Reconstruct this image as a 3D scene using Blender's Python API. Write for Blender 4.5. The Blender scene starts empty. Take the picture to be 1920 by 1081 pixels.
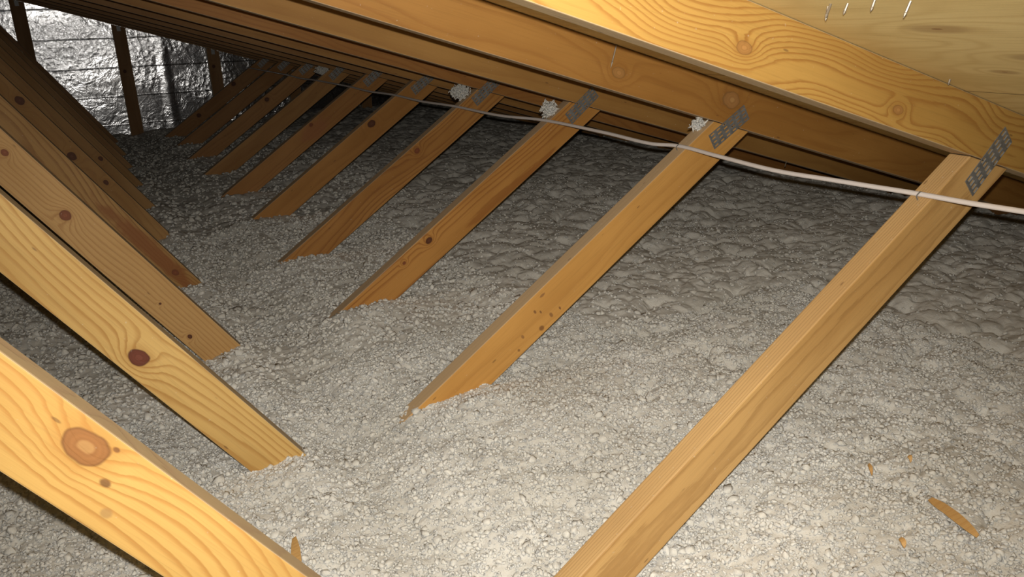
import bpy, bmesh, math, random
import numpy as np
from mathutils import Vector, Matrix

# ------------------------------------------------------------------ frame
# x across the roof (to the right, towards the eave), y along the ridge,
# z up.  ZO lifts everything so that the gypsum floor sits at z = 0.
ZO = 1.075
CAM = Vector((0.0, 0.0, ZO))
RIGHT = Vector((0.87843286, -0.47668836, -0.0335248))
DOWN = Vector((-0.1820574, -0.26897656, -0.94578365))
FWD = Vector((0.44182668, 0.83691088, -0.32306249))
sc = bpy.context.scene
col = sc.collection

cam_data = bpy.data.cameras.new('camera')
cam_data.sensor_width = 36.0
cam_data.lens = 1495.58 / 1920 * 36.0
cam_data.clip_start = 0.02
cam_data.clip_end = 60
cam = bpy.data.objects.new('camera', cam_data)
col.objects.link(cam)
R = Matrix((RIGHT, -DOWN, -FWD)).transposed().to_4x4()
cam.matrix_world = Matrix.Translation(CAM) @ R
sc.camera = cam

world = bpy.data.worlds.new('world')
sc.world = world
world.use_nodes = True
world.node_tree.nodes['Background'].inputs[0].default_value = (0.9, 0.85, 0.8, 1)
world.node_tree.nodes['Background'].inputs[1].default_value = 0.004

# the phone's flash, just above its lens
fl = bpy.data.lights.new('flash', 'SPOT')
fl.shadow_soft_size = 0.005
fl.spot_size = math.radians(106)
fl.spot_blend = 1.0
fl.energy = 103.0
fl.color = (1.0, 0.96, 0.88)
flo = bpy.data.objects.new('flash', fl)
col.objects.link(flo)
flo.matrix_world = Matrix.Translation(CAM - DOWN * 0.026 + RIGHT * 0.004) @ R

sc.view_settings.view_transform = 'Standard'
sc.view_settings.look = 'None'
sc.view_settings.exposure = 0.0
sc.view_settings.gamma = 1.0
sc.view_settings.use_curve_mapping = False

# ------------------------------------------------------------------ truss numbers
CZ, CA = 0.1532, 0.2998          # underside of top chords: z = CZ - tan(CA) x
RX, RA = 1.6347, 0.5935          # upper edge of right webs
LX, LA = -0.2782, 0.9650         # upper edge of left webs
Y1, SP = 0.7922, 0.6105          # first truss, spacing
WID, THK = 0.0885, 0.038
APEX = -0.50
XE = 3.42                        # eave end
TC = math.tan(CA)
def truss_y(k): return Y1 + SP * (k - 1)
rnd = random.Random(7)

# ------------------------------------------------------------------ helpers
def link(name, me, mat=None, parent=None):
    o = bpy.data.objects.new(name, me)
    col.objects.link(o)
    if mat: me.materials.append(mat)
    if parent: o.parent = parent
    return o
def tag(o, label=None, cat=None, group=None, kind=None):
    if label: o['label'] = label
    if cat: o['category'] = cat
    if group: o['group'] = group
    if kind: o['kind'] = kind
    return o
def empty(name, loc):
    o = bpy.data.objects.new(name, None)
    o.empty_display_size = 0.1
    o.location = loc
    col.objects.link(o)
    return o
def mesh_np(name, verts, faces_flat, loop_tot, smooth=True):
    me = bpy.data.meshes.new(name)
    verts = np.asarray(verts, np.float32)
    me.vertices.add(len(verts)); me.vertices.foreach_set('co', verts.ravel())
    me.loops.add(len(faces_flat)); me.loops.foreach_set('vertex_index', np.asarray(faces_flat, np.int32))
    n = len(loop_tot)
    me.polygons.add(n)
    st = np.concatenate([[0], np.cumsum(loop_tot)[:-1]]).astype(np.int32)
    me.polygons.foreach_set('loop_start', st)
    try: me.polygons.foreach_set('loop_total', np.asarray(loop_tot, np.int32))
    except Exception: pass
    me.polygons.foreach_set('use_smooth', np.full(n, smooth))
    me.update(calc_edges=True)
    me.validate()
    return me

# ------------------------------------------------------------------ node helper
class NT:
    def __init__(s, name):
        s.mat = bpy.data.materials.new(name); s.mat.use_nodes = True
        s.t = s.mat.node_tree; s.n = s.t.nodes; s.l = s.t.links
        s.bsdf = s.n['Principled BSDF']
    def put(s, sock, v):
        if isinstance(v, bpy.types.NodeSocket): s.l.new(v, sock)
        elif isinstance(v, (tuple, list)) and len(v) == 3 and sock.type == 'RGBA': sock.default_value = (*v, 1)
        else: sock.default_value = v
    def m(s, op, a, b=0.0, c=0.0, clamp=False):
        n = s.n.new('ShaderNodeMath'); n.operation = op; n.use_clamp = clamp
        s.put(n.inputs[0], a); s.put(n.inputs[1], b); s.put(n.inputs[2], c)
        return n.outputs[0]
    def ss(s, v, lo, hi):
        n = s.n.new('ShaderNodeMapRange'); n.interpolation_type = 'SMOOTHSTEP'
        s.put(n.inputs[0], v); n.inputs[1].default_value = lo; n.inputs[2].default_value = hi
        return n.outputs[0]
    def mix(s, f, a, b, mode='MIX'):
        n = s.n.new('ShaderNodeMix'); n.data_type = 'RGBA'; n.blend_type = mode
        s.put(n.inputs[0], f); s.put(n.inputs[6], a); s.put(n.inputs[7], b)
        return n.outputs[2]
    def obj(s):
        n = s.n.new('ShaderNodeTexCoord'); return n.outputs['Object']
    def sep(s, v):
        n = s.n.new('ShaderNodeSeparateXYZ'); s.l.new(v, n.inputs[0]); return n.outputs
    def comb(s, x, y, z):
        n = s.n.new('ShaderNodeCombineXYZ')
        s.put(n.inputs[0], x); s.put(n.inputs[1], y); s.put(n.inputs[2], z); return n.outputs[0]
    def map(s, v, loc=(0,0,0), scale=(1,1,1), rot=(0,0,0)):
        n = s.n.new('ShaderNodeMapping'); s.l.new(v, n.inputs[0])
        n.inputs[1].default_value = loc; n.inputs[2].default_value = rot; n.inputs[3].default_value = scale
        return n.outputs[0]
    def noise(s, v, scale=5, detail=2, rough=.5, dist=0.0):
        n = s.n.new('ShaderNodeTexNoise'); s.l.new(v, n.inputs['Vector'])
        n.inputs['Scale'].default_value = scale; n.inputs['Detail'].default_value = detail
        n.inputs['Roughness'].default_value = rough; n.inputs['Distortion'].default_value = dist
        return n.outputs[0]
    def voro(s, v, scale=5, feature='F1', rnd_=1.0):
        n = s.n.new('ShaderNodeTexVoronoi'); n.feature = feature; s.l.new(v, n.inputs['Vector'])
        n.inputs['Scale'].default_value = scale; n.inputs['Randomness'].default_value = rnd_
        return n.outputs[0]
    def bump(s, h, strength=.3, dist=.002, normal=None):
        n = s.n.new('ShaderNodeBump'); n.inputs['Strength'].default_value = strength
        n.inputs['Distance'].default_value = dist; s.l.new(h, n.inputs['Height'])
        if normal: s.l.new(normal, n.inputs['Normal'])
        return n.outputs[0]
    def out(s, base, rough=.6, normal=None, metal=0.0, spec=.3):
        s.put(s.bsdf.inputs['Base Color'], base); s.put(s.bsdf.inputs['Roughness'], rough)
        s.put(s.bsdf.inputs['Metallic'], metal); s.bsdf.inputs['Specular IOR Level'].default_value = spec
        if normal: s.l.new(normal, s.bsdf.inputs['Normal'])
        return s.mat

# ------------------------------------------------------------------ wood
# A board is cut out of a growth-ring field in its own coordinates: x runs
# along the board, y through it, z across its wide face.
def wood(name, seed, base=(.60,.345,.105), late=(.40,.175,.04), pith=(.03,.03), ring=.0075,
         drift=.03, knots=(), contrast=1.0, stains=(), dust=0.12, dscale=1.0, edge=.6):
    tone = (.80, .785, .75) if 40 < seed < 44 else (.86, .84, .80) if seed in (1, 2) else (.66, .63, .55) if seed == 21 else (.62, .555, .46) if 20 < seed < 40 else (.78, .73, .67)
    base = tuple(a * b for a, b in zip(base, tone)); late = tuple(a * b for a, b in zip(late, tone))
    t = NT(name)
    P = t.obj(); x, y, z = t.sep(P)
    off = (seed * 3.17 % 11, seed * 5.3 % 7, seed * 1.9 % 13)
    lowv = t.map(P, loc=off, scale=(1.6*dscale, 3, 3))
    low = t.m('SUBTRACT', t.noise(lowv, 1.0, 1.5, .45), .5)
    medv = t.map(P, loc=off, scale=(2.6, 16, 16))
    med = t.m('SUBTRACT', t.noise(medv, 1.0, 2, .5), .5)
    zc = t.m('ADD', t.m('SUBTRACT', z, pith[1]), t.m('MULTIPLY', low, drift * 4))
    yc = t.m('SUBTRACT', y, pith[0])
    r = t.m('SQRT', t.m('ADD', t.m('MULTIPLY', yc, yc), t.m('MULTIPLY', zc, zc)))
    r = t.m('ADD', r, t.m('MULTIPLY', med, .012))
    jag = t.m('SUBTRACT', t.noise(t.map(P, loc=off, scale=(14, 110, 110)), 1.0, 3, .65), .5)
    r = t.m('ADD', r, t.m('MULTIPLY', jag, .0036))
    kmask = None; kcol = None; halo = None
    for (kx, kz, kr, el, kc) in knots:
        # the fibres part round a knot
        dx = t.m('DIVIDE', t.m('SUBTRACT', x, kx), el); dz = t.m('SUBTRACT', z, kz)
        wob = t.m('MULTIPLY', t.m('SUBTRACT', t.noise(t.map(P, loc=(kx*9, 0, kz*40)), 45, 1), .5), kr * .5)
        d = t.m('ADD', t.m('SQRT', t.m('ADD', t.m('MULTIPLY', dx, dx), t.m('MULTIPLY', dz, dz))), wob)
        q = t.m('DIVIDE', d, kr * 2.0)
        bump = t.m('POWER', 2.718, t.m('MULTIPLY', t.m('MULTIPLY', q, q), -1.0))
        r = t.m('ADD', r, t.m('MULTIPLY', bump, ring * 3.0))
        mk = t.m('SUBTRACT', 1.0, t.ss(d, kr * .86, kr * 1.04))
        hl = t.m('SUBTRACT', 1.0, t.ss(d, kr * 1.0, kr * 1.9))
        rr = t.m('ADD', .5, t.m('MULTIPLY', .5, t.m('SINE', t.m('MULTIPLY', d, 6.283 / (kr * .30)))))
        core = t.m('SUBTRACT', 1.0, t.ss(d, kr * .2, kr * .38))
        c = t.mix(t.m('MULTIPLY', rr, .2), kc, tuple(v * .55 for v in kc))
        c = t.mix(t.m('MULTIPLY', core, .5), c, (.46, .27, .10) if kr > .0175 else tuple(v * 1.3 + .01 for v in kc))
        rim = t.m('MULTIPLY', t.ss(d, kr * .72, kr * .95), .6)
        c = t.mix(rim, c, tuple(v * .4 for v in kc))
        if kmask is None: kmask, kcol, halo = mk, c, hl
        else:
            kcol = t.mix(mk, kcol, c); kmask = t.m('MAXIMUM', kmask, mk); halo = t.m('MAXIMUM', halo, hl)
    w = t.m('FRACT', t.m('DIVIDE', r, ring))
    # early wood pale and broad, late wood a thin darker line
    up = t.ss(w, .45, .88); dn = t.m('SUBTRACT', 1.0, t.ss(w, .88, 1.0))
    line = t.m('MULTIPLY', up, dn)
    amp = t.m('ADD', .45, t.m('MULTIPLY', t.noise(t.map(P, loc=off, scale=(2, 30, 30)), 1.0, 1), .9))
    line = t.m('MULTIPLY', line, t.m('MULTIPLY', amp, .80 * contrast), clamp=True)
    blot = t.noise(t.map(P, loc=(off[1], off[2], off[0]), scale=(2.5, 9, 9)), 1.0, 3, .55)
    b2 = t.mix(t.ss(blot, .3, .75), tuple(min(1, v * 1.08) for v in base), tuple(v * w_ for v, w_ in zip(base, (.84, .78, .68))))
    c = t.mix(line, b2, late)
    fib = t.noise(t.map(P, loc=off, scale=(9, 420, 420)), 1.0, 2, .6)
    c = t.mix(t.m('MULTIPLY', t.ss(fib, .45, .8), .30), c, tuple(v * .62 for v in base))
    for (sx, sz, sr, el, kc, st) in stains:
        dx = t.m('DIVIDE', t.m('SUBTRACT', x, sx), el); dz = t.m('SUBTRACT', z, sz)
        wob = t.m('MULTIPLY', t.m('SUBTRACT', t.noise(t.map(P, scale=(.4, 1, 1)), 45, 2), .5), sr * .9)
        d = t.m('ADD', t.m('SQRT', t.m('ADD', t.m('MULTIPLY', dx, dx), t.m('MULTIPLY', dz, dz))), wob)
        c = t.mix(t.m('MULTIPLY', t.m('SUBTRACT', 1.0, t.ss(d, sr * .5, sr)), st), c, kc)
    if halo is not None:
        c = t.mix(t.m('MULTIPLY', halo, .35), c, late)
        c = t.mix(kmask, c, kcol)
    # the sawn narrow edges are greyer than the wide faces
    ez = t.m('ABSOLUTE', z)
    c = t.mix(t.m('MULTIPLY', t.ss(ez, .0430, .0437), edge), c, (.47, .385, .265))
    # specks of dust and fluff settled on the timber
    dn_ = t.noise(t.map(P, loc=off), 130, 2, .6)
    dm = t.m('MULTIPLY', t.ss(dn_, .68, .80), dust * 3)
    c = t.mix(dm, c, (.66, .60, .50))
    # little dark pitch flecks
    pv = t.voro(t.map(P, loc=off, scale=(10, 34, 34)), 1.0)
    c = t.mix(t.m('MULTIPLY', t.m('SUBTRACT', 1.0, t.ss(pv, .035, .075)), .55), c, (.10, .045, .02))
    h = t.m('ADD', t.m('MULTIPLY', fib, .4), t.m('MULTIPLY', line, -.5))
    return t.out(c, t.m('ADD', .50, t.m('MULTIPLY', blot, .2)), t.bump(h, .35, .0012), spec=.28)

def plain_wood_like(kind, seed):
    r = random.Random(seed * 13 + kind)
    j = lambda: r.uniform(.93, 1.06)
    return (seed, j(), j())

# ------------------------------------------------------------------ boards
def board(name, poly, y0, thk, ang, org, mat, parent, bevel=.0022, chips=0):
    """poly: corners in world (x, z) of the wide face; ang: direction of the
    board in the x-z plane; org: (x, z) origin of the board's own frame."""
    c, s = math.cos(ang), math.sin(ang)
    bm = bmesh.new()
    pts = []
    for (px, pz) in poly:
        dx, dz = px - org[0], pz - org[1]
        pts.append((dx * c + dz * s, -dx * s + dz * c))
    a = [bm.verts.new((p[0], 0, p[1])) for p in pts]
    b = [bm.verts.new((p[0], thk, p[1])) for p in pts]
    bm.faces.new(a); bm.faces.new(b[::-1])
    n = len(pts)
    for i in range(n):
        j = (i + 1) % n
        bm.faces.new((a[j], a[i], b[i], b[j]))
    bmesh.ops.recalc_face_normals(bm, faces=bm.faces)
    if bevel:
        bmesh.ops.bevel(bm, geom=list(bm.edges), offset=bevel, segments=2, affect='EDGES', profile=.6)
    me = bpy.data.meshes.new(name)
    bm.to_mesh(me); bm.free()
    o = link(name, me, mat, parent)
    px, py, pz = (parent.location if parent else (0, 0, 0))
    o.location = (org[0] - px, y0 - py, org[1] + ZO - pz)
    o.rotation_euler = (0, -ang, 0)
    return o

def chordz(x): return CZ - TC * x
def isect(P, a, m, b):
    # line through P with direction angle a, against z = m x + b
    t_ = (m * P[0] + b - P[1]) / (math.sin(a) - m * math.cos(a))
    return (P[0] + t_ * math.cos(a), P[1] + t_ * math.sin(a))

def right_poly(w=WID):
    n = (-math.sin(RA), math.cos(RA))
    U = (RX, 0.0); D = (RX - w * n[0], -w * n[1])
    g = -.0015
    tu = isect(U, RA, -TC, CZ + g); td = isect(D, RA, -TC, CZ + g)
    xb = .337
    bu = (xb, U[1] + math.tan(RA) * (xb - U[0])); bd = (xb, D[1] + math.tan(RA) * (xb - D[0]))
    return [bu, bd, td, tu]
def left_poly(lx, la, w=WID):
    n = (math.sin(la), math.cos(la)); ang = -la
    U = (lx, 0.0); D = (lx - w * n[0], -w * n[1])
    g = -.0015
    tu = isect(U, ang, -TC, CZ + g); td = isect(D, ang, -TC, CZ + g)
    zb = -.984; xb = .333
    bu = (xb, -math.tan(la) * (xb - lx))
    bv = (xb, zb)
    bd = isect(D, ang, 0, zb)
    return [tu, bu, bv, bd, td]
DEP = .089
def chord_poly():
    d = DEP / math.cos(CA)
    return [(APEX, chordz(APEX)), (XE, chordz(XE)), (XE, chordz(XE) + d), (APEX, chordz(APEX) + d)]
def chord_poly_left():
    return [(2 * APEX - x - .001, z) for x, z in chord_poly()][::-1]

KB = (.20, .060, .022)     # red-brown knot
KD = (.10, .034, .014)     # dark knot
KP = (.33, .16, .045)       # pale knot
# per-board looks
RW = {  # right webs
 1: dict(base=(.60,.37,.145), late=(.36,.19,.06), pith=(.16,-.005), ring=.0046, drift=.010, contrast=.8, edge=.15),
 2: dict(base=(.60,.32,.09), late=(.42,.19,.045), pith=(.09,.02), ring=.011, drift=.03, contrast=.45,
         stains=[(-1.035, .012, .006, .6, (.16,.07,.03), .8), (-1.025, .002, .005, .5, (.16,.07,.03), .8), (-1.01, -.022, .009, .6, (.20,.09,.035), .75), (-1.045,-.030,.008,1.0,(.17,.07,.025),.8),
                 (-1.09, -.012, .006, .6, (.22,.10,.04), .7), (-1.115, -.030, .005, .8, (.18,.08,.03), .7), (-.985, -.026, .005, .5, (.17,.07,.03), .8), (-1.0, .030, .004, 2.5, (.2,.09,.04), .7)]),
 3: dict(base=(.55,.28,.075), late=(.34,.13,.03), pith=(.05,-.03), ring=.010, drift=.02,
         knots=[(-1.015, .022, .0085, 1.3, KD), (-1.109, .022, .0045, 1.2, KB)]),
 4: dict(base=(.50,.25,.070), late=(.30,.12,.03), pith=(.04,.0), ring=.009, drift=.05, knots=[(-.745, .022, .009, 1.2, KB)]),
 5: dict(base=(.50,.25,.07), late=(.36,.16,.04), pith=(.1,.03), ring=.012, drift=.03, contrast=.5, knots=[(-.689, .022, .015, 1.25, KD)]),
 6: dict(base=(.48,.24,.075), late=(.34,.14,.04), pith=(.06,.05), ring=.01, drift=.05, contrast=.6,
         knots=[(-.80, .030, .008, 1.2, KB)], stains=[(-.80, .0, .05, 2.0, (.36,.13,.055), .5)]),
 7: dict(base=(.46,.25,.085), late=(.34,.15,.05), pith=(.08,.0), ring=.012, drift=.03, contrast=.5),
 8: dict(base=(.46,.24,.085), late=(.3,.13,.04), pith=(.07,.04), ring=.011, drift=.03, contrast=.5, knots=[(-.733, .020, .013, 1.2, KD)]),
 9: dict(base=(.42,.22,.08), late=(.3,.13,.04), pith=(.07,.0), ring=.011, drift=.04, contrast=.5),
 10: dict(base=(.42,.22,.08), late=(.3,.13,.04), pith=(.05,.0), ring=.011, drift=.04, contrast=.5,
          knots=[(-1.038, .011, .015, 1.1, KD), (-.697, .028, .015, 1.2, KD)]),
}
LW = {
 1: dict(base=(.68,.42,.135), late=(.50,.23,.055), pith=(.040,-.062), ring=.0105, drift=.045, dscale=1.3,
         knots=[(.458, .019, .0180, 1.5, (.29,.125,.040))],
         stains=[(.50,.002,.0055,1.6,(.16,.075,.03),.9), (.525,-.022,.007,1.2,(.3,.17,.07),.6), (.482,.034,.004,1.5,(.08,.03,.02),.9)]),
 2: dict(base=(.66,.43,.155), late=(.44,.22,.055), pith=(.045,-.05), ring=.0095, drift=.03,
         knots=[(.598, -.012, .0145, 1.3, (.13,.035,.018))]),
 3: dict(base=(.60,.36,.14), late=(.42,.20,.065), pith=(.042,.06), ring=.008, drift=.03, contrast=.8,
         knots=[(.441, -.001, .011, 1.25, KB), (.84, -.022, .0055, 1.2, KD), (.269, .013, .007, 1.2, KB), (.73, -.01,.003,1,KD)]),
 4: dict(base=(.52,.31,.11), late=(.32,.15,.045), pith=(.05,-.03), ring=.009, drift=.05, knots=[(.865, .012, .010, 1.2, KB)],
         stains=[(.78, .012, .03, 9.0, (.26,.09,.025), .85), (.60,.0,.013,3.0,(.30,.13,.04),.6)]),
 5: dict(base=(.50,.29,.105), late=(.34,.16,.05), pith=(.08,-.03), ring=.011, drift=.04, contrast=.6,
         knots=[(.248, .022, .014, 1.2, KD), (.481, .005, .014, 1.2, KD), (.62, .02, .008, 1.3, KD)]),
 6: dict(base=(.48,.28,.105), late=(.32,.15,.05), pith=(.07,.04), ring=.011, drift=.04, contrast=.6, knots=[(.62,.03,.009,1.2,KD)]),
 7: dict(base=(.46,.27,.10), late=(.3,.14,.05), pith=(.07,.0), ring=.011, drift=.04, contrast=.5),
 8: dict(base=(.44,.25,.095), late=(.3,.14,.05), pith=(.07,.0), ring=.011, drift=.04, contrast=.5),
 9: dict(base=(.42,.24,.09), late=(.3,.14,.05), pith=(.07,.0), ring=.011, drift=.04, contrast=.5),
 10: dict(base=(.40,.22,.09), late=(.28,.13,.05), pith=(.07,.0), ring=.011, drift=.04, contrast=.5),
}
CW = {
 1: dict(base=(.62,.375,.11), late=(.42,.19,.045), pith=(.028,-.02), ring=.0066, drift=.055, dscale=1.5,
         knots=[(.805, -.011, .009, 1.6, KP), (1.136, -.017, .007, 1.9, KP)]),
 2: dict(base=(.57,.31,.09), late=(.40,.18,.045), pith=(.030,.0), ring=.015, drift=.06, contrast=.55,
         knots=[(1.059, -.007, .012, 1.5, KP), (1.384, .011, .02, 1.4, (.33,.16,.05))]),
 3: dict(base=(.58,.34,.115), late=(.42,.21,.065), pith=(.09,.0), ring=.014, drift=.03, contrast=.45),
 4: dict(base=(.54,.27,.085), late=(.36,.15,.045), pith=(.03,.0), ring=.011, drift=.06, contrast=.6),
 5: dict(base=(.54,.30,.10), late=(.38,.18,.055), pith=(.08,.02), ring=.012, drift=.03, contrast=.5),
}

def plate_mesh(name, L, W, nl, nw, detail=True):
    """Pressed steel truss plate: sheet with rows of punched slots and the
    lip of each punched tooth standing up beside its slot."""
    th = .0012
    bm = bmesh.new()
    if not detail:
        bmesh.ops.create_cube(bm, size=1, matrix=Matrix.Diagonal((L, th, W, 1)))
        me = bpy.data.meshes.new(name); bm.to_mesh(me); bm.free(); return me
    xs = [-L / 2]; slotx = []
    pl = L / nl
    for i in range(nl):
        a = -L / 2 + i * pl + pl * .24; b = a + pl * .56
        xs += [a, b]; slotx.append((len(xs) - 2))
    xs.append(L / 2)
    zs = [-W / 2]; slotz = []
    pw = W / nw
    for i in range(nw):
        a = -W / 2 + i * pw + pw * .30; b = a + pw * .42
        zs += [a, b]; slotz.append(len(zs) - 2)
    zs.append(W / 2)
    for y, flip in ((-th, False), (0, True)):
        g = [[bm.verts.new((x, y, z)) for z in zs] for x in xs]
        for i in range(len(xs) - 1):
            for j in range(len(zs) - 1):
                if i in slotx and j in slotz: continue
                f = (g[i][j], g[i + 1][j], g[i + 1][j + 1], g[i][j + 1])
                bm.faces.new(f if not flip else f[::-1])
    bmesh.ops.remove_doubles(bm, verts=bm.verts, dist=1e-6)
    edges = [e for e in bm.edges if e.is_boundary and e.verts[0].co.y < -th / 2]
    r = bmesh.ops.extrude_edge_only(bm, edges=edges)
    for v in [v for v in r['geom'] if isinstance(v, bmesh.types.BMVert)]: v.co.y = 0
    for i in slotx:
        for j in slotz:
            a, b = xs[i], xs[i + 1]
            for (z0, s_) in ((zs[j], 1),):
                # curled tooth lip along the slot
                h = .0016; w_ = .0011
                vs = [bm.verts.new(p) for p in ((a, -th, z0 - w_), (b, -th, z0 - w_), (b, -th - h, z0), (a, -th - h, z0), (a, -th, z0 + w_), (b, -th, z0 + w_))]
                bm.faces.new((vs[0], vs[1], vs[2], vs[3])); bm.faces.new((vs[3], vs[2], vs[5], vs[4]))
                bm.faces.new((vs[0], vs[3], vs[4])); bm.faces.new((vs[1], vs[5], vs[2]))
    bmesh.ops.recalc_face_normals(bm, faces=bm.faces)
    me = bpy.data.meshes.new(name); bm.to_mesh(me); bm.free()
    return me

def steel_mat():
    t = NT('galvanised steel')
    P = t.obj()
    n = t.noise(P, 60, 3, .6); v = t.voro(P, 160)
    c = t.mix(t.ss(n, .3, .7), (.20, .20, .195), (.32, .32, .315))
    c = t.mix(t.m('MULTIPLY', v, .35), c, (.20, .19, .17))
    return t.out(c, t.m('ADD', .38, t.m('MULTIPLY', n, .25)), t.bump(n, .2, .0006), metal=.55, spec=.5)
STEEL = steel_mat()
PLATE = plate_mesh('nail_plate', .119, .0385, 6, 4)

def pbox(name, dims, loc, rot, mat, parent, bev=0):
    bm = bmesh.new()
    bmesh.ops.create_cube(bm, size=1, matrix=Matrix.Diagonal((*dims, 1)))
    if bev: bmesh.ops.bevel(bm, geom=list(bm.edges), offset=bev, segments=1, affect='EDGES')
    me = bpy.data.meshes.new(name); bm.to_mesh(me); bm.free()
    o = link(name, me, mat, parent)
    o.location = Vector(loc) - (parent.location if parent else Vector())
    o.rotation_euler = rot
    return o

PL = {1: (1.325, -.2565, 43), 2: (1.3215, -.2595, 30.5), 3: (1.317, -.256, 37.5), 4: (1.3065, -.250, 37)}
LFIT = {1: (-.2912, .9638, .8225), 2: (-.2745, .9640, 1.3950), 3: (-.2735, .9640, 2.0132)}
LABELS = {
 1: 'nearest roof truss, big oval knot in its left web at the lower left corner',
 2: 'second nearest roof truss, dark red knot in left web and bark marks on right web',
 3: 'pine roof truss third from the camera, small starry knot low on its right web',
 4: 'pine roof truss fourth from the camera, dark reddish streaks down its left web',
 5: 'fifth nearest roof truss, round dark knot high on its right web below the cable',
 6: 'roof truss sixth from the camera, reddish patch in the middle of its right web',
 7: 'seventh nearest roof truss, far white tuft lodged at the top of its plain right web',
 8: 'roof truss eighth from the camera, one small round knot on its dim right web',
 9: 'dim roof truss, last but one of those with slanting webs',
 10: 'farthest roof truss with slanting webs, two dark knots on its right web'}
trusses = {}
for k in range(1, 11):
    y = truss_y(k)
    root = empty('roof_truss', (.335, y, ZO - 1.074))
    tag(root, LABELS[k], 'roof truss', 'fink roof trusses standing in a row')
    trusses[k] = root
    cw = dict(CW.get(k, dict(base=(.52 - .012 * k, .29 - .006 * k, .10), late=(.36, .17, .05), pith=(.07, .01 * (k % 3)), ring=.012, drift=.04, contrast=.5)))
    board('top_chord', chord_poly(), y, THK, -CA, (0.0, CZ + .5 * DEP / math.cos(CA)), wood('pine chord', 20 + k, **cw), root)
    mcl = wood('pine chord', 50, base=(.5, .28, .09)) if k == 1 else mcl
    board('top_chord', chord_poly_left(), y, THK, CA, (2 * APEX, CZ + .5 * DEP / math.cos(CA)), mcl, root)
    wn = (-math.sin(RA), math.cos(RA))
    board('web', right_poly(), y, THK, RA, (RX - .5 * WID * wn[0], -.5 * WID * wn[1]), wood('pine web', k, **RW[k]), root)
    lx, la, ly = LFIT.get(k, (LX, LA, y))
    ln = (math.sin(la), math.cos(la))
    board('web', left_poly(lx, la), ly, THK, -la, (lx - .5 * WID * ln[0], -.5 * WID * ln[1]), wood('pine web', 40 + k, **LW[k]), root)
    board('bottom_chord', [(-1.8, -1.0745), (3.3, -1.0745), (3.3, -.9855), (-1.8, -.9855)], y, THK, 0, (0, -1.03), mcl, root, bevel=0)
    px, pz, pa = PL.get(k, (1.315 + .004 * math.sin(k * 3), -.253, 37 + 3 * math.sin(k * 2.1)))
    pm = link('nail_plate', PLATE, None, root)
    if not PLATE.materials: PLATE.materials.append(STEEL)
    pm.location = Vector((px, y - .0004, pz + ZO)) - root.location
    pm.rotation_euler = (0, -math.radians(pa), 0)

# gable end truss with upright studs
y = truss_y(11)
root = empty('roof_truss', (.335, y, ZO - 1.074))
tag(root, 'end roof truss with upright studs standing against the shiny foil wall', 'roof truss')
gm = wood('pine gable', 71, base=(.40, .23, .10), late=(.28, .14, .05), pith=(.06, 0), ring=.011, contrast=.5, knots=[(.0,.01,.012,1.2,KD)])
board('top_chord', chord_poly(), y, THK, -CA, (0, CZ + .5 * DEP / math.cos(CA)), gm, root)
board('top_chord', chord_poly_left(), y, THK, CA, (2 * APEX, CZ + .5 * DEP / math.cos(CA)), gm, root)
board('bottom_chord', [(-3.4, -1.0745), (3.3, -1.0745), (3.3, -.9855), (-3.4, -.9855)], y, THK, 0, (0, -1.03), gm, root, bevel=0)
for i, sx in enumerate((-.84, -.218, .403, 1.048, 1.66, 2.27)):
    a, b = sx - .046, sx + .046
    if sx < APEX: za = zb = None; top = lambda x: CZ - TC * (2 * APEX - x)
    else: top = chordz
    st = board('stud', [(a, -.985), (b, -.985), (b, top(b) - .0015), (a, top(a) - .0015)], y, THK, math.pi / 2, (sx, -.30), gm, root)
    if sx > APEX:
        pl = pbox('nail_plate', (.026, .0012, .036), (sx, y - .0006, ZO + top(sx) - .02), (0, 0, 0), STEEL, root)

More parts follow.
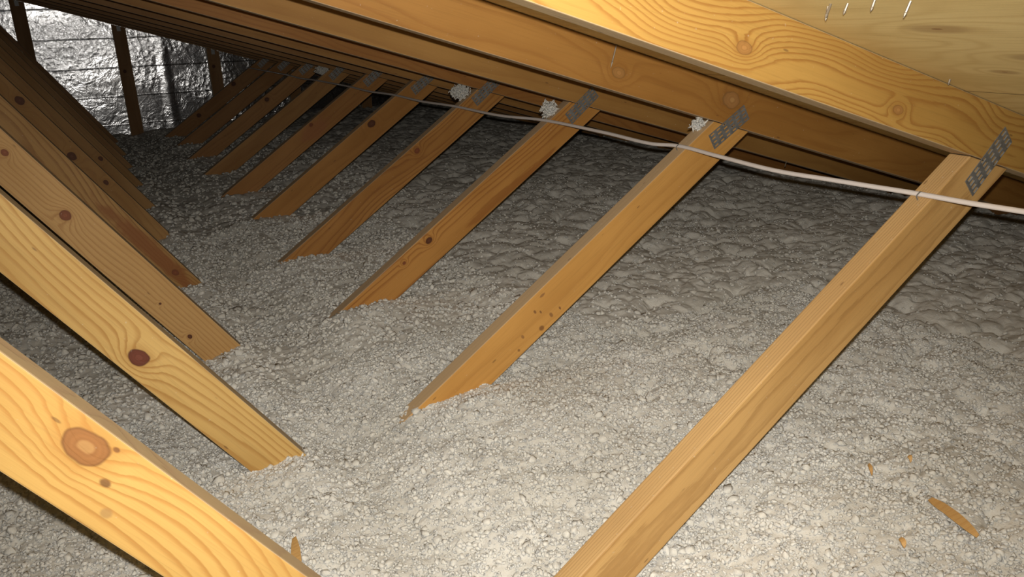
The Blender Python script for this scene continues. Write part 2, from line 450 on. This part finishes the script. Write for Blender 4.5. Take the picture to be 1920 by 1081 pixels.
# ------------------------------------------------------------------ roof deck
def deck_mat():
    t = NT('plywood deck')
    P = t.obj(); x, y, z = t.sep(P)   # x down the slope, y along the ridge (grain runs along y)
    v = t.map(P, scale=(10, 1.1, 10))
    warp = t.noise(t.map(P, loc=(3, 1, 0), scale=(5, 1.4, 5)), 1.0, 2, .5)
    KN = [(.900, .623, .022, 2.2), (1.022, .575, .020, 2.0), (1.10, .655, .014, 1.8), (.66, .80, .02, 2.2), (1.4, 1.1, .02, 2), (.3, 1.0, .02, 2)]
    r = t.m('ADD', t.m('MULTIPLY', warp, .34), t.m('MULTIPLY', x, .35))
    km = None
    for kx, ky, kr, el in KN:
        kx = (kx - APEX) / math.cos(CA)
        dx = t.m('SUBTRACT', x, kx); dy = t.m('DIVIDE', t.m('SUBTRACT', y, ky), el)
        d = t.m('SQRT', t.m('ADD', t.m('MULTIPLY', dx, dx), t.m('MULTIPLY', dy, dy)))
        q = t.m('DIVIDE', d, kr * 1.8)
        r = t.m('ADD', r, t.m('MULTIPLY', t.m('POWER', 2.718, t.m('MULTIPLY', t.m('MULTIPLY', q, q), -1)), .05))
        mk = t.m('SUBTRACT', 1, t.ss(d, kr * .5, kr * 1.1))
        mc = t.m('SUBTRACT', 1, t.ss(d, kr * .12, kr * .2))
        mk = t.m('MAXIMUM', t.m('MULTIPLY', mk, .5), mc)
        km = mk if km is None else t.m('MAXIMUM', km, mk)
    w = t.m('ADD', .5, t.m('MULTIPLY', .5, t.m('SINE', t.m('MULTIPLY', r, 6.283 / .028))))
    fib = t.noise(t.map(P, scale=(300, 5, 300)), 1.0, 2, .6)
    blot = t.noise(t.map(P, scale=(6, 1.6, 6)), 1.0, 3, .6)
    c = t.mix(t.m('MULTIPLY', t.m('POWER', w, 3.0), .35), (.74, .57, .26), (.50, .32, .11))
    c = t.mix(t.ss(blot, .40, .75), c, (.60, .44, .18))
    c = t.mix(t.m('MULTIPLY', t.ss(fib, .5, .8), .3), c, (.34, .21, .07))
    c = t.mix(km, c, (.30, .17, .07))
    # seams between the sheets, staggered courses 1.22 m wide
    fx = t.m('FRACT', t.m('DIVIDE', t.m('ADD', x, .62), 1.22))
    seam = t.m('SUBTRACT', 1, t.ss(t.m('MINIMUM', fx, t.m('SUBTRACT', 1, fx)), .0008, .002))
    c = t.mix(t.m('MULTIPLY', seam, .9), c, (.06, .035, .02))
    return t.out(c, .62, t.bump(t.m('ADD', fib, t.m('MULTIPLY', seam, -4)), .25, .001), spec=.25)
DECK = deck_mat()
def deck(name, sign):
    L_ = (XE - APEX) / math.cos(CA) + .02
    bm = bmesh.new()
    ya, yb = -1.0, truss_y(11) + .16
    t_ = .012
    for (z0) in (0,):
        vs = [bm.verts.new(p) for p in ((0, ya, 0), (L_, ya, 0), (L_, yb, 0), (0, yb, 0), (0, ya, t_), (L_, ya, t_), (L_, yb, t_), (0, yb, t_))]
        for f in ((0, 3, 2, 1), (4, 5, 6, 7), (0, 1, 5, 4), (2, 3, 7, 6), (1, 2, 6, 5), (0, 4, 7, 3)): bm.faces.new([vs[i] for i in f])
    me = bpy.data.meshes.new(name); bm.to_mesh(me); bm.free()
    o = link(name, me, DECK)
    o.location = (APEX + (0.0005 if sign > 0 else -.0005), 0, ZO + chordz(APEX) + DEP / math.cos(CA) + .0006)
    o.rotation_euler = (0, CA, 0) if sign > 0 else (0, -CA, 0)
    if sign < 0: o.scale = (-1, 1, 1)
    tag(o, kind='structure')
    return o
deck('ceiling_right', 1)
deck('ceiling_left', -1)

# ------------------------------------------------------------------ foil gable wall
def foil_mat():
    t = NT('foil facing')
    P = t.obj(); x, y, z = t.sep(P)
    w1 = t.noise(t.map(P, scale=(1, 1, 1)), 9, 4, .62, 1.2)
    w2 = t.voro(t.map(P, scale=(1, 1, 1)), 30)
    w3 = t.noise(P, 60, 5, .7, 1.0)
    # some areas crumpled, others nearly smooth
    patch = t.ss(t.noise(t.map(P, loc=(.4, 0, 1.2)), 2.3, 1, .5), .36, .62)
    h = t.m('ADD', t.m('MULTIPLY', w1, .0034), t.m('MULTIPLY', t.m('MULTIPLY', w2, patch), .0022))
    h = t.m('ADD', h, t.m('MULTIPLY', t.m('MULTIPLY', w3, patch), .0011))
    # horizontal seams
    zz = t.m('ADD', z, t.m('MULTIPLY', t.m('SUBTRACT', t.noise(t.map(P, scale=(1, 1, .1)), 4, 2), .5), .012))
    fz = t.m('FRACT', t.m('DIVIDE', t.m('SUBTRACT', zz, .154 - .212 * 10), .212))
    ds = t.m('MULTIPLY', t.m('MINIMUM', fz, t.m('SUBTRACT', 1, fz)), .212)
    seam = t.m('SUBTRACT', 1, t.ss(ds, 0.0, .007))
    h = t.m('ADD', h, t.m('MULTIPLY', seam, .0010))
    # a vertical fold
    fx = t.m('ABSOLUTE', t.m('SUBTRACT', t.m('ADD', x, t.m('MULTIPLY', t.noise(t.map(P, scale=(1, 1, 1)), 3, 2), .03)), .695))
    fold = t.m('SUBTRACT', 1, t.ss(fx, 0.0, .06))
    h = t.m('ADD', h, t.m('MULTIPLY', fold, .0035))
    crack = t.voro(t.map(P, scale=(1, 1, 1)), 5.5, 'DISTANCE_TO_EDGE')
    cr = t.m('SUBTRACT', 1, t.ss(crack, 0.0, .03))
    h = t.m('ADD', h, t.m('MULTIPLY', cr, .00012))
    dark = t.m('SUBTRACT', 1, t.ss(ds, 0.0, .0025))
    c = t.mix(t.m('MULTIPLY', dark, .45), (.72, .72, .74), (.2, .2, .21))
    return t.out(c, t.m('ADD', .13, t.m('MULTIPLY', w3, .10)), t.bump(h, 1.0, 1.0), metal=1.0, spec=.5)
FOIL = foil_mat()
yw = truss_y(11) + THK + .004
bm = bmesh.new()
d = DEP / math.cos(CA)
pp = [(2 * APEX - XE, -1.075), (XE, -1.075), (XE, chordz(XE) + d), (APEX, chordz(APEX) + d), (2 * APEX - XE, chordz(XE) + d)]
a = [bm.verts.new((p[0], 0, p[1])) for p in pp]; b = [bm.verts.new((p[0], .02, p[1])) for p in pp]
bm.faces.new(a); bm.faces.new(b[::-1])
for i in range(5): bm.faces.new((a[(i + 1) % 5], a[i], b[i], b[(i + 1) % 5]))
bmesh.ops.recalc_face_normals(bm, faces=bm.faces)
me = bpy.data.meshes.new('wall_back'); bm.to_mesh(me); bm.free()
o = link('wall_back', me, FOIL); o.location = (0, yw, ZO); tag(o, kind='structure')

# ------------------------------------------------------------------ floor and eave boards
def gyp():
    t = NT('gypsum board'); n = t.noise(t.obj(), 20, 3)
    return t.out(t.mix(n, (.5, .48, .45), (.62, .6, .56)), .9, t.bump(n, .1, .001))
GYP = gyp()
o = pbox('floor', (2 * (XE - APEX), truss_y(11) + 1.2, .02), (APEX, (truss_y(11) + .17 - 1.0) / 2, -.0105), (0, 0, 0), GYP, None); tag(o, kind='structure')
EM = wood('pine fascia', 90, base=(.34, .17, .06), contrast=.5, edge=0.0)
hgt = 1.075 + chordz(XE) + DEP / math.cos(CA)
o = pbox('wall_right', (.02, truss_y(11) + 1.2, hgt), (XE + .0115, (truss_y(11) + .17 - 1.0) / 2, hgt / 2), (0, 0, 0), EM, None); tag(o, kind='structure')
o = pbox('wall_left', (.02, truss_y(11) + 1.2, hgt), (2 * APEX - XE - .0115, (truss_y(11) + .17 - 1.0) / 2, hgt / 2), (0, 0, 0), EM, None); tag(o, kind='structure')

# ------------------------------------------------------------------ loose insulation
def hash2(i, j, s):
    i = i.astype(np.int64); j = j.astype(np.int64)
    n = (i * 374761393 + j * 668265263 + s * 974634777) & 0x7fffffff
    n = ((n ^ (n >> 13)) * 1274126177) & 0x7fffffff
    n = ((n ^ (n >> 16)) * 1911520717) & 0x7fffffff
    return ((n ^ (n >> 15)) & 0xffffff) / float(0xffffff)
def vnoise(x, y, s):
    i = np.floor(x); j = np.floor(y); u = x - i; v = y - j
    u = u * u * u * (u * (u * 6 - 15) + 10); v = v * v * v * (v * (v * 6 - 15) + 10)
    a, b, c, d_ = hash2(i, j, s), hash2(i + 1, j, s), hash2(i, j + 1, s), hash2(i + 1, j + 1, s)
    return (a * (1 - u) + b * u) * (1 - v) + (c * (1 - u) + d_ * u) * v
def fbm(x, y, s, o=3):
    r = 0; a = .5
    for k in range(o):
        r = r + a * vnoise(x * 2 ** k, y * 2 ** k, s + k); a *= .5
    return r / (1 - .5 ** o)
def pillow(x, y, s):
    """rounded lumps that meet in creases"""
    i = np.floor(x); j = np.floor(y)
    f1 = np.full_like(x, 9.0); top = np.zeros_like(x)
    for di in (-1, 0, 1):
        for dj in (-1, 0, 1):
            a = i + di; b = j + dj
            px = a + .5 + .9 * (hash2(a, b, s) - .5); py = b + .5 + .9 * (hash2(a, b, s + 7) - .5)
            rr = .75 + .5 * hash2(a, b, s + 13)
            d2 = ((x - px) ** 2 + (y - py) ** 2) / (rr * rr)
            f1 = np.minimum(f1, d2)
    return np.sqrt(np.maximum(0, 1.0 - np.minimum(f1, 1.0)))

def sst(x, a, b):
    t_ = np.clip((x - a) / (b - a), 0, 1); return t_ * t_ * (3 - 2 * t_)
def base_height(x, y):
    h = -.826 + .050 * sst(x, .34, .56)
    h = h + .018 * np.exp(-(((x - .26) / .06) ** 2))
    h = h - .014 * np.exp(-(((x - .46) / .07) ** 2 + ((y - 1.38) / .12) ** 2)) + .016 * np.exp(-(((x - .62) / .07) ** 2 + ((y - 1.33) / .06) ** 2))
    h = h - .085 * (1 - sst(y, .75, 1.25)) * (1 - sst(x, .55, .95)) * sst(x, .0, .3)
    h = h + .022 * sst(y, 2.2, 3.4) * (1 - sst(x, .3, .6))
    h = h + .030 * (fbm(x * 2.3 + 4, y * 2.3, 3, 2) - .5)
    h = h - .11 * sst(x, 2.84, 3.0) - .08 * sst(x, 3.0, 3.3)
    # blown-in material rides up against the webs
    for k in range(1, 11):
        yy = truss_y(k)
        h = h + .022 * np.exp(-(((x - .60) / .10) ** 2 + ((y - yy + .045) / .07) ** 2)) * (.6 + .5 * math.sin(k * 2.3))
        h = h + .012 * np.exp(-(((x - .23) / .08) ** 2 + ((y - yy + .04) / .06) ** 2))
    return h
def relief(x, y):
    wx = x + .024 * (fbm(x * 13, y * 13, 21, 3) - .5) * 2; wy = y + .024 * (fbm(x * 11 + 9, y * 11, 31, 3) - .5) * 2
    right = sst(x, .75, 1.2)
    far = sst(y, 1.6, 3.0)
    big = pillow(wx * 9 + 1, wy * 11, 41)
    midp = pillow(wx * 21, wy * 24, 51)
    sm = pillow(wx * 46 + wy * 3, wy * 46, 61)
    ti = pillow(wx * 100, wy * 100, 71) * (1 - .6 * far)
    n = fbm(x * 9, y * 9, 77, 3) - .5
    big = big ** .6; midp = midp ** .7
    creep = pillow(wx * 14 + 3, wy * 14 + 5, 47) ** .7
    return (.010 + .006 * right + .008 * far) * (big - .5) + (.004 + .052 * right + .014 * far) * (creep - .5) + (.015 + .008 * right) * (midp - .5) + (.0115 - .004 * right) * (sm - .5) + .005 * (1 - .6 * right) * ti + .022 * n
def fiber_mat():
    t = NT('loose fill insulation')
    P = t.obj()
    n1 = t.noise(P, 5, 3, .6); n2 = t.noise(P, 90, 4, .65); n3 = t.noise(P, 420, 2, .6)
    c = t.mix(t.ss(n1, .3, .7), (.57, .545, .49), (.66, .635, .58))
    c = t.mix(t.m('MULTIPLY', t.ss(n2, .5, .75), .25), c, (.48, .445, .39))
    c = t.mix(t.m('MULTIPLY', t.ss(n3, .60, .8), .5), c, (.85, .82, .76))
    sp = t.voro(P, 38); c = t.mix(t.m('MULTIPLY', t.m('SUBTRACT', 1, t.ss(sp, .03, .06)), .6), c, (.14, .11, .09))
    h = t.m('ADD', t.m('MULTIPLY', n2, .7), t.m('MULTIPLY', n3, .3))
    t.bsdf.inputs['Subsurface Weight'].default_value = .7
    t.bsdf.inputs['Subsurface Radius'].default_value = (1.0, .92, .8)
    t.bsdf.inputs['Subsurface Scale'].default_value = .005
    return t.out(c, .95, t.bump(h, .7, .004), spec=.05)
FIBER = fiber_mat()
# grid: rows get closer towards the camera
ys = [-.95]
while ys[-1] < truss_y(11) + THK:
    v_ = ys[-1]; ys.append(v_ + (.02 if v_ < .1 else .0045 + max(0, v_ - 1.6) * .0036))
ys[-1] = yw - .002
xs = [-3.95]
while xs[-1] < XE - .01:
    v_ = xs[-1]; xs.append(v_ + (.05 if v_ < -1.3 else   .0042 if v_ > -.5 else .02))
xs[-1] = XE - .03
xs = np.array(xs); ys = np.array(ys)
X, Yg = np.meshgrid(xs, ys)
Z = base_height(X, Yg) + relief(X, Yg)
X2 = X + .006 * (fbm(X * 60, Yg * 60, 91, 2) - .5) * 2; Y2 = Yg + .006 * (fbm(X * 60 + 5, Yg * 60, 95, 2) - .5) * 2
X2[:, -1] = X[:, -1]; X2[:, 0] = X[:, 0]; Y2[-1] = Yg[-1]; Y2[0] = Yg[0]
V = np.stack([X2, Y2, Z + ZO], -1).reshape(-1, 3)
ny, nx = X.shape
idx = np.arange(nx * ny).reshape(ny, nx)
F = np.stack([idx[:-1, :-1], idx[:-1, 1:], idx[1:, 1:], idx[1:, :-1]], -1).reshape(-1, 4)

# shreds: small crumpled flakes strewn over the surface, smaller and
# sparser with distance
def shred_base(seed):
    bm = bmesh.new(); bmesh.ops.create_icosphere(bm, subdivisions=1, radius=1)
    r = np.random.default_rng(seed)
    v = np.array([q.co[:] for q in bm.verts]); f = np.array([[w_.index for w_ in p.verts] for p in bm.faces])
    bm.free()
    v = v * (1 + r.uniform(-.34, .36, (len(v), 1)))
    return v, f
bases = [shred_base(s_) for s_ in range(6)]
rg = np.random.default_rng(5)
def scatter(n, x0, x1, y0, y1, s0, s1):
    px = rg.uniform(x0, x1, n); py = rg.uniform(y0, y1, n)
    pz = base_height(px, py) + relief(px, py) + ZO
    s_ = rg.uniform(s0, s1, n) * (.7 + .8 * rg.random(n) ** 3)
    return np.stack([px, py, pz], 1), s_
parts_ = [scatter(62000, -.35, 1.05, .25, 1.75, .0018, .0048), scatter(5000, -.35, 1.2, .25, 1.75, .0050, .0078), scatter(18000, 1.0, 1.7, .25, 1.5, .0024, .0054),
          scatter(14000, -.35, 1.0, 1.75, 3.2, .0035, .0085), scatter(3500, 1.0, 2.0, 1.5, 3.2, .003, .0055),
          scatter(4500, 1.7, 2.85, .3, 2.6, .003, .005), scatter(8000, -.5, 1.3, 3.2, 6.8, .006, .012), scatter(1200, 1.2, 2.85, 2.4, 5.0, .004, .007)]
pos = np.concatenate([p[0] for p in parts_]); sz = np.concatenate([p[1] for p in parts_])
def shreds(pos, sz, lift=-.12, long=1.0):
    n = len(pos)
    q = rg.normal(size=(n, 4)); q /= np.linalg.norm(q, axis=1)[:, None]
    w_, a, b, c = q.T
    Rm = np.stack([1 - 2 * (b * b + c * c), 2 * (a * b - c * w_), 2 * (a * c + b * w_), 2 * (a * b + c * w_), 1 - 2 * (a * a + c * c), 2 * (b * c - a * w_),
                   2 * (a * c - b * w_), 2 * (b * c + a * w_), 1 - 2 * (a * a + b * b)], 1).reshape(n, 3, 3)
    sc3 = sz[:, None] * np.stack([long * rg.uniform(.9, 1.5, n), rg.uniform(.75, 1.15, n), rg.uniform(.5, .9, n)], 1)
    vs, fs = [], []; o_ = 0
    which = rg.integers(0, len(bases), n)
    for bi, (bv, bf) in enumerate(bases):
        m_ = np.where(which == bi)[0]
        vv = bv[None] * sc3[m_][:, None, :]
        vv = np.einsum('nij,nkj->nki', Rm[m_], vv) + pos[m_][:, None, :] + np.array([0, 0, 1.0]) * (sz[m_] * lift)[:, None, None]
        k_ = len(bv)
        ff = bf[None] + (np.arange(len(m_)) * k_)[:, None, None] + o_
        o_ += k_ * len(m_)
        vs.append(vv.reshape(-1, 3)); fs.append(ff.reshape(-1, 3))
    return np.concatenate(vs), np.concatenate(fs)
SV, SF = shreds(pos, sz)
allv = np.concatenate([V, SV])
faces = np.concatenate([F.ravel(), (SF + len(V)).ravel()])
tot = np.concatenate([np.full(len(F), 4), np.full(len(SF), 3)])
o = link('loose_insulation', mesh_np('loose_insulation', allv, faces, tot), FIBER)
tag(o, 'pale grey blown-in loose fill insulation covering the attic floor', 'insulation', kind='stuff')

# tufts of the same material caught on the tops of webs
def tuft(loc, size, n, seed, label):
    global rg
    rg = np.random.default_rng(seed)
    p = rg.normal(size=(n, 3)); p /= np.linalg.norm(p, axis=1)[:, None]
    p *= rg.random((n, 1)) ** .4 * np.array(size)
    p = np.concatenate([p * .55, p, p * rg.uniform(.8, 1.15, (n, 1)) @ np.diag([1, 1, -1])]); n = len(p)
    p = p * np.array([1.15, 1, .9]) + rg.normal(size=(n, 3)) * .003
    v, f = shreds(p, rg.uniform(.0016, .0036, n), 0, 2.6)
    o = link('insulation_tuft', mesh_np('insulation_tuft', v, f.ravel(), np.full(len(f), 3), smooth=True), FIBER)
    o.location = (loc[0], loc[1], loc[2] + ZO)
    tag(o, label, 'insulation tuft', 'tufts of insulation caught on the truss webs')
tuft((1.248, 1.424, -.249), (.017, .013, .015), 34, 1, 'small ragged white tuft caught at the top of the second right web')
tuft((1.218, 2.035, -.262), (.022, .018, .028), 110, 2, 'ragged white tuft at the top of the third right web beside its steel plate')
tuft((1.222, 2.650, -.250), (.034, .020, .032), 170, 3, 'biggest white tuft, lodged at the top of the fourth right web')
tuft((1.232, 4.475, -.246), (.036, .02, .030), 100, 4, 'dim far tuft lodged at the top of the seventh right web')

# ------------------------------------------------------------------ cable
def tube(name, pts, r, mat, parent=None, seg=12, flat=1.0):
    pts = [Vector(p) for p in pts]
    # catmull-rom refine
    out = []
    for i in range(len(pts) - 1):
        p0 = pts[max(i - 1, 0)]; p1 = pts[i]; p2 = pts[i + 1]; p3 = pts[min(i + 2, len(pts) - 1)]
        for s_ in range(8):
            u = s_ / 8
            out.append(.5 * ((2 * p1) + (p2 - p0) * u + (2 * p0 - 5 * p1 + 4 * p2 - p3) * u * u + (3 * p1 - p0 - 3 * p2 + p3) * u ** 3))
    out.append(pts[-1])
    bm = bmesh.new(); rings = []
    up = Vector((-math.sin(RA), 0, math.cos(RA)))
    for i, p in enumerate(out):
        tdir = (out[min(i + 1, len(out) - 1)] - out[max(i - 1, 0)]).normalized()
        side = tdir.cross(up).normalized(); u2 = side.cross(tdir)
        rings.append([bm.verts.new(p + side * math.cos(a_) * r + u2 * math.sin(a_) * r * flat) for a_ in [2 * math.pi * j / seg for j in range(seg)]])
    for i in range(len(rings) - 1):
        for j in range(seg):
            bm.faces.new((rings[i][j], rings[i][(j + 1) % seg], rings[i + 1][(j + 1) % seg], rings[i + 1][j]))
    bm.faces.new(rings[0][::-1]); bm.faces.new(rings[-1])
    bmesh.ops.recalc_face_normals(bm, faces=bm.faces)
    for f in bm.faces: f.smooth = True
    me = bpy.data.meshes.new(name); bm.to_mesh(me); bm.free()
    return link(name, me, mat, parent)
def cable_mat():
    t = NT('white cable sheath'); n = t.noise(t.obj(), 40, 3)
    return t.out(t.mix(n, (.58, .52, .49), (.66, .60, .56)), .42, t.bump(n, .08, .001), spec=.4)
CABLE = cable_mat()
cp = [(1.195, .20, -.291), (1.193, .40, -.293), (1.192, .60, -.2935), (1.188, .727, -.295), (1.186, .811, -.2955), (1.185, .897, -.297), (1.183, .986, -.299), (1.180, 1.123, -.301), (1.188, 1.292, -.296),
      (1.193, 1.421, -.291), (1.187, 1.529, -.296), (1.194, 1.729, -.292), (1.196, 2.032, -.289), (1.186, 2.296, -.297), (1.187, 2.643, -.2945), (1.184, 2.93, -.299), (1.187, 3.253, -.2945),
      (1.184, 3.55, -.299), (1.187, 3.863, -.2945), (1.190, 4.16, -.296), (1.187, 4.474, -.2945), (1.184, 4.78, -.299), (1.187, 5.084, -.2945), (1.187, 5.69, -.2945), (1.187, 6.31, -.2945)]
wn = Vector((-math.sin(RA), 0, math.cos(RA)))
def onface(p):   # keep the cable resting on the webs' upper edges
    q = Vector(p); dist = (q - Vector((RX, q.y, 0))).dot(wn)
    return q + wn * (.0042 - dist)
cps = []
for p in cp:
    near = min(abs(p[1] - (truss_y(k) + .019)) for k in range(1, 11))
    q = onface(p) if near < .05 else Vector(p) if True else None
    if near >= .05:
        dist = (q - Vector((RX, q.y, 0))).dot(wn); q = q + wn * (.003 - dist)
    q.z += ZO; cps.append(q)
cable = tube('electrical_cable', cps, .0046, CABLE, flat=.85)
tag(cable, 'long white electrical cable running across the upper edges of all the right webs', 'cable')
def staple(k, x):
    y = truss_y(k) + .019
    c_ = onface((x, y, 0)) ; 
    # face point directly under x
    z = math.tan(RA) * (x - RX)
    pf = Vector((x, y, z + ZO)); d_ = Vector((math.cos(RA), 0, math.sin(RA)))
    pts = [pf - d_ * .0062 - wn * .0, pf - d_ * .0062 + wn * .0075, pf - d_ * .004 + wn * .0094, pf + d_ * .004 + wn * .0094, pf + d_ * .0062 + wn * .0075, pf + d_ * .0062]
    bm = bmesh.new(); rings = []
    for i, p in enumerate(pts):
        td = (pts[min(i + 1, 5)] - pts[max(i - 1, 0)]).normalized(); sd = Vector((0, 1, 0)); n2 = sd.cross(td)
        rings.append([bm.verts.new(p + sd * a_ * .0009 + n2 * b_ * .0006) for a_, b_ in ((1, 1), (-1, 1), (-1, -1), (1, -1))])
    for i in range(5):
        for j in range(4): bm.faces.new((rings[i][j], rings[i][(j + 1) % 4], rings[i + 1][(j + 1) % 4], rings[i + 1][j]))
    bm.faces.new(rings[0][::-1]); bm.faces.new(rings[-1])
    bmesh.ops.recalc_face_normals(bm, faces=bm.faces)
    me = bpy.data.meshes.new('cable_staple'); bm.to_mesh(me); bm.free()
    o = link('cable_staple', me, STEEL)
    return o
tag(staple(1, 1.1862), 'thin wire staple holding the white cable to the nearest right web', 'staple')
tag(staple(2, 1.193), 'thin wire staple holding the white cable to the second right web', 'staple')

# ------------------------------------------------------------------ nails through the deck
def nail_mat():
    t = NT('bright nail'); n = t.noise(t.obj(), 200, 2)
    return t.out(t.mix(n, (.26, .22, .17), (.42, .36, .28)), .40, metal=.7, spec=.5)
NAIL = nail_mat()
dn = Vector((-math.sin(CA), 0, -math.cos(CA)))     # out of the deck, into the attic
def deckz(x): return CZ - TC * x + DEP / math.cos(CA)
def nail_mesh(L_, r=.0016):
    bm = bmesh.new()
    seg = 8; rings = []
    for z, rr in ((0, r), (L_ * .72, r), (L_ * .76, r * 1.25), (L_ * .9, r * .7), (L_, r * .12)):
        rings.append([bm.verts.new((rr * math.cos(2 * math.pi * j / seg), rr * math.sin(2 * math.pi * j / seg), z)) for j in range(seg)])
    for i in range(len(rings) - 1):
        for j in range(seg): bm.faces.new((rings[i][j], rings[i][(j + 1) % seg], rings[i + 1][(j + 1) % seg], rings[i + 1][j]))
    bm.faces.new(rings[0][::-1]); bm.faces.new(rings[-1])
    bmesh.ops.recalc_face_normals(bm, faces=bm.faces)
    me = bpy.data.meshes.new('nail'); bm.to_mesh(me); bm.free(); me.materials.append(NAIL); return me
NAILS = [  # x, y, length, tilt, label
 (.806, .701, .020, (.10, -.05), 'bright nail poking through the deck, left one of the close pair'),
 (.797, .690, .021, (-.12, .0), 'bright roofing nail poking through the deck, right one of a close pair'),
 (.798, .667, .016, (.0, .12), 'short single nail poking through the deck right of a close pair'),
 (.782, .618, .018, (.05, .1), 'nail tip at the top picture edge above the oval deck knot, left of another'),
 (.797, .586, .021, (.02, .15), 'crooked nail at the top picture edge above the oval deck knot, right of another'),
 (1.162, .772, .012, (.05, .0), 'nail tip splintering out of the deck at the edge of the nearest rafter'),
 (1.0, 1.3985, .052, (.0, .0), 'long thin nail standing flat against the face of the second rafter'),
 (2.765, 2.262, .022, (.0, .0), 'small nail tip hanging down in the dark above the cable near the eave'),
]
for (x, y, L_, tl, lab) in NAILS:
    me = nail_mesh(L_)
    o = link('nail', me)
    dv = (dn + Vector((tl[0], tl[1], 0))).normalized()
    o.location = Vector((x, y, deckz(x) + ZO)) - dv * .004
    o.rotation_euler = dv.to_track_quat('Z', 'Y').to_euler()
    tag(o, lab, 'nail', 'nails poking through the roof deck')
    if 'hanging' in lab:
        o.location = Vector((2.15, 1.99, chordz(2.15) + ZO + .002)); pass

# ------------------------------------------------------------------ wood shavings
SPL = wood('fresh shaving', 95, base=(.66, .42, .17), late=(.5, .26, .09), contrast=.5, edge=0.0)
def shaving(pa, pb, w0, label, zup=.016, seed=0):
    r = random.Random(seed)
    a = Vector((pa[0], pa[1], 0)); b = Vector((pb[0], pb[1], 0))
    hz = lambda x, y: float(base_height(np.array([x]), np.array([y]))[0] + relief(np.array([x]), np.array([y]))[0])
    n = 8
    d_ = (b - a); sd = Vector((-d_.y, d_.x, 0)).normalized()
    bm = bmesh.new(); rows = []
    za = hz(*pa) + zup; zb = hz(*pb) + zup
    for i in range(n + 1):
        u = i / n
        wv = w0 * (math.sin(math.pi * (u * .86 + .10)) ** .7) * r.uniform(.85, 1.1)
        c_ = a + d_ * u; z = za * (1 - u) + zb * u + .004 * math.sin(3 * u) + ZO
        rows.append([bm.verts.new((c_.x + sd.x * s_ * wv, c_.y + sd.y * s_ * wv, z + .003 * s_ + t_)) for s_, t_ in ((-.5, 0), (.5, 0), (.5, .0018), (-.5, .0018))])
    for i in range(n):
        for j in range(4): bm.faces.new((rows[i][j], rows[i][(j + 1) % 4], rows[i + 1][(j + 1) % 4], rows[i + 1][j]))
    bm.faces.new(rows[0][::-1]); bm.faces.new(rows[-1])
    bmesh.ops.recalc_face_normals(bm, faces=bm.faces)
    me = bpy.data.meshes.new('wood_splinter'); bm.to_mesh(me); bm.free()
    o = link('wood_splinter', me, SPL); tag(o, label, 'wood splinter', 'wood splinters lying on the insulation')
shaving((1.046, .632), (1.025, .542), .017, 'largest tan wood splinter lying flat on the insulation at lower right', seed=1)
shaving((1.062, .755), (1.047, .735), .005, 'tiny tan wood sliver on the insulation left of a second tiny one', seed=2)
shaving((1.125, .728), (1.118, .717), .006, 'tiny brown wood chip on the insulation, upper of the right-hand chips', seed=3)
shaving((.935, .600), (.927, .585), .007, 'tiny brown wood chip on the insulation at the bottom picture edge', seed=4)
shaving((.188, 1.145), (.170, 1.045), .014, 'tan wood splinter standing out of the insulation beside the nearest left web', seed=5)
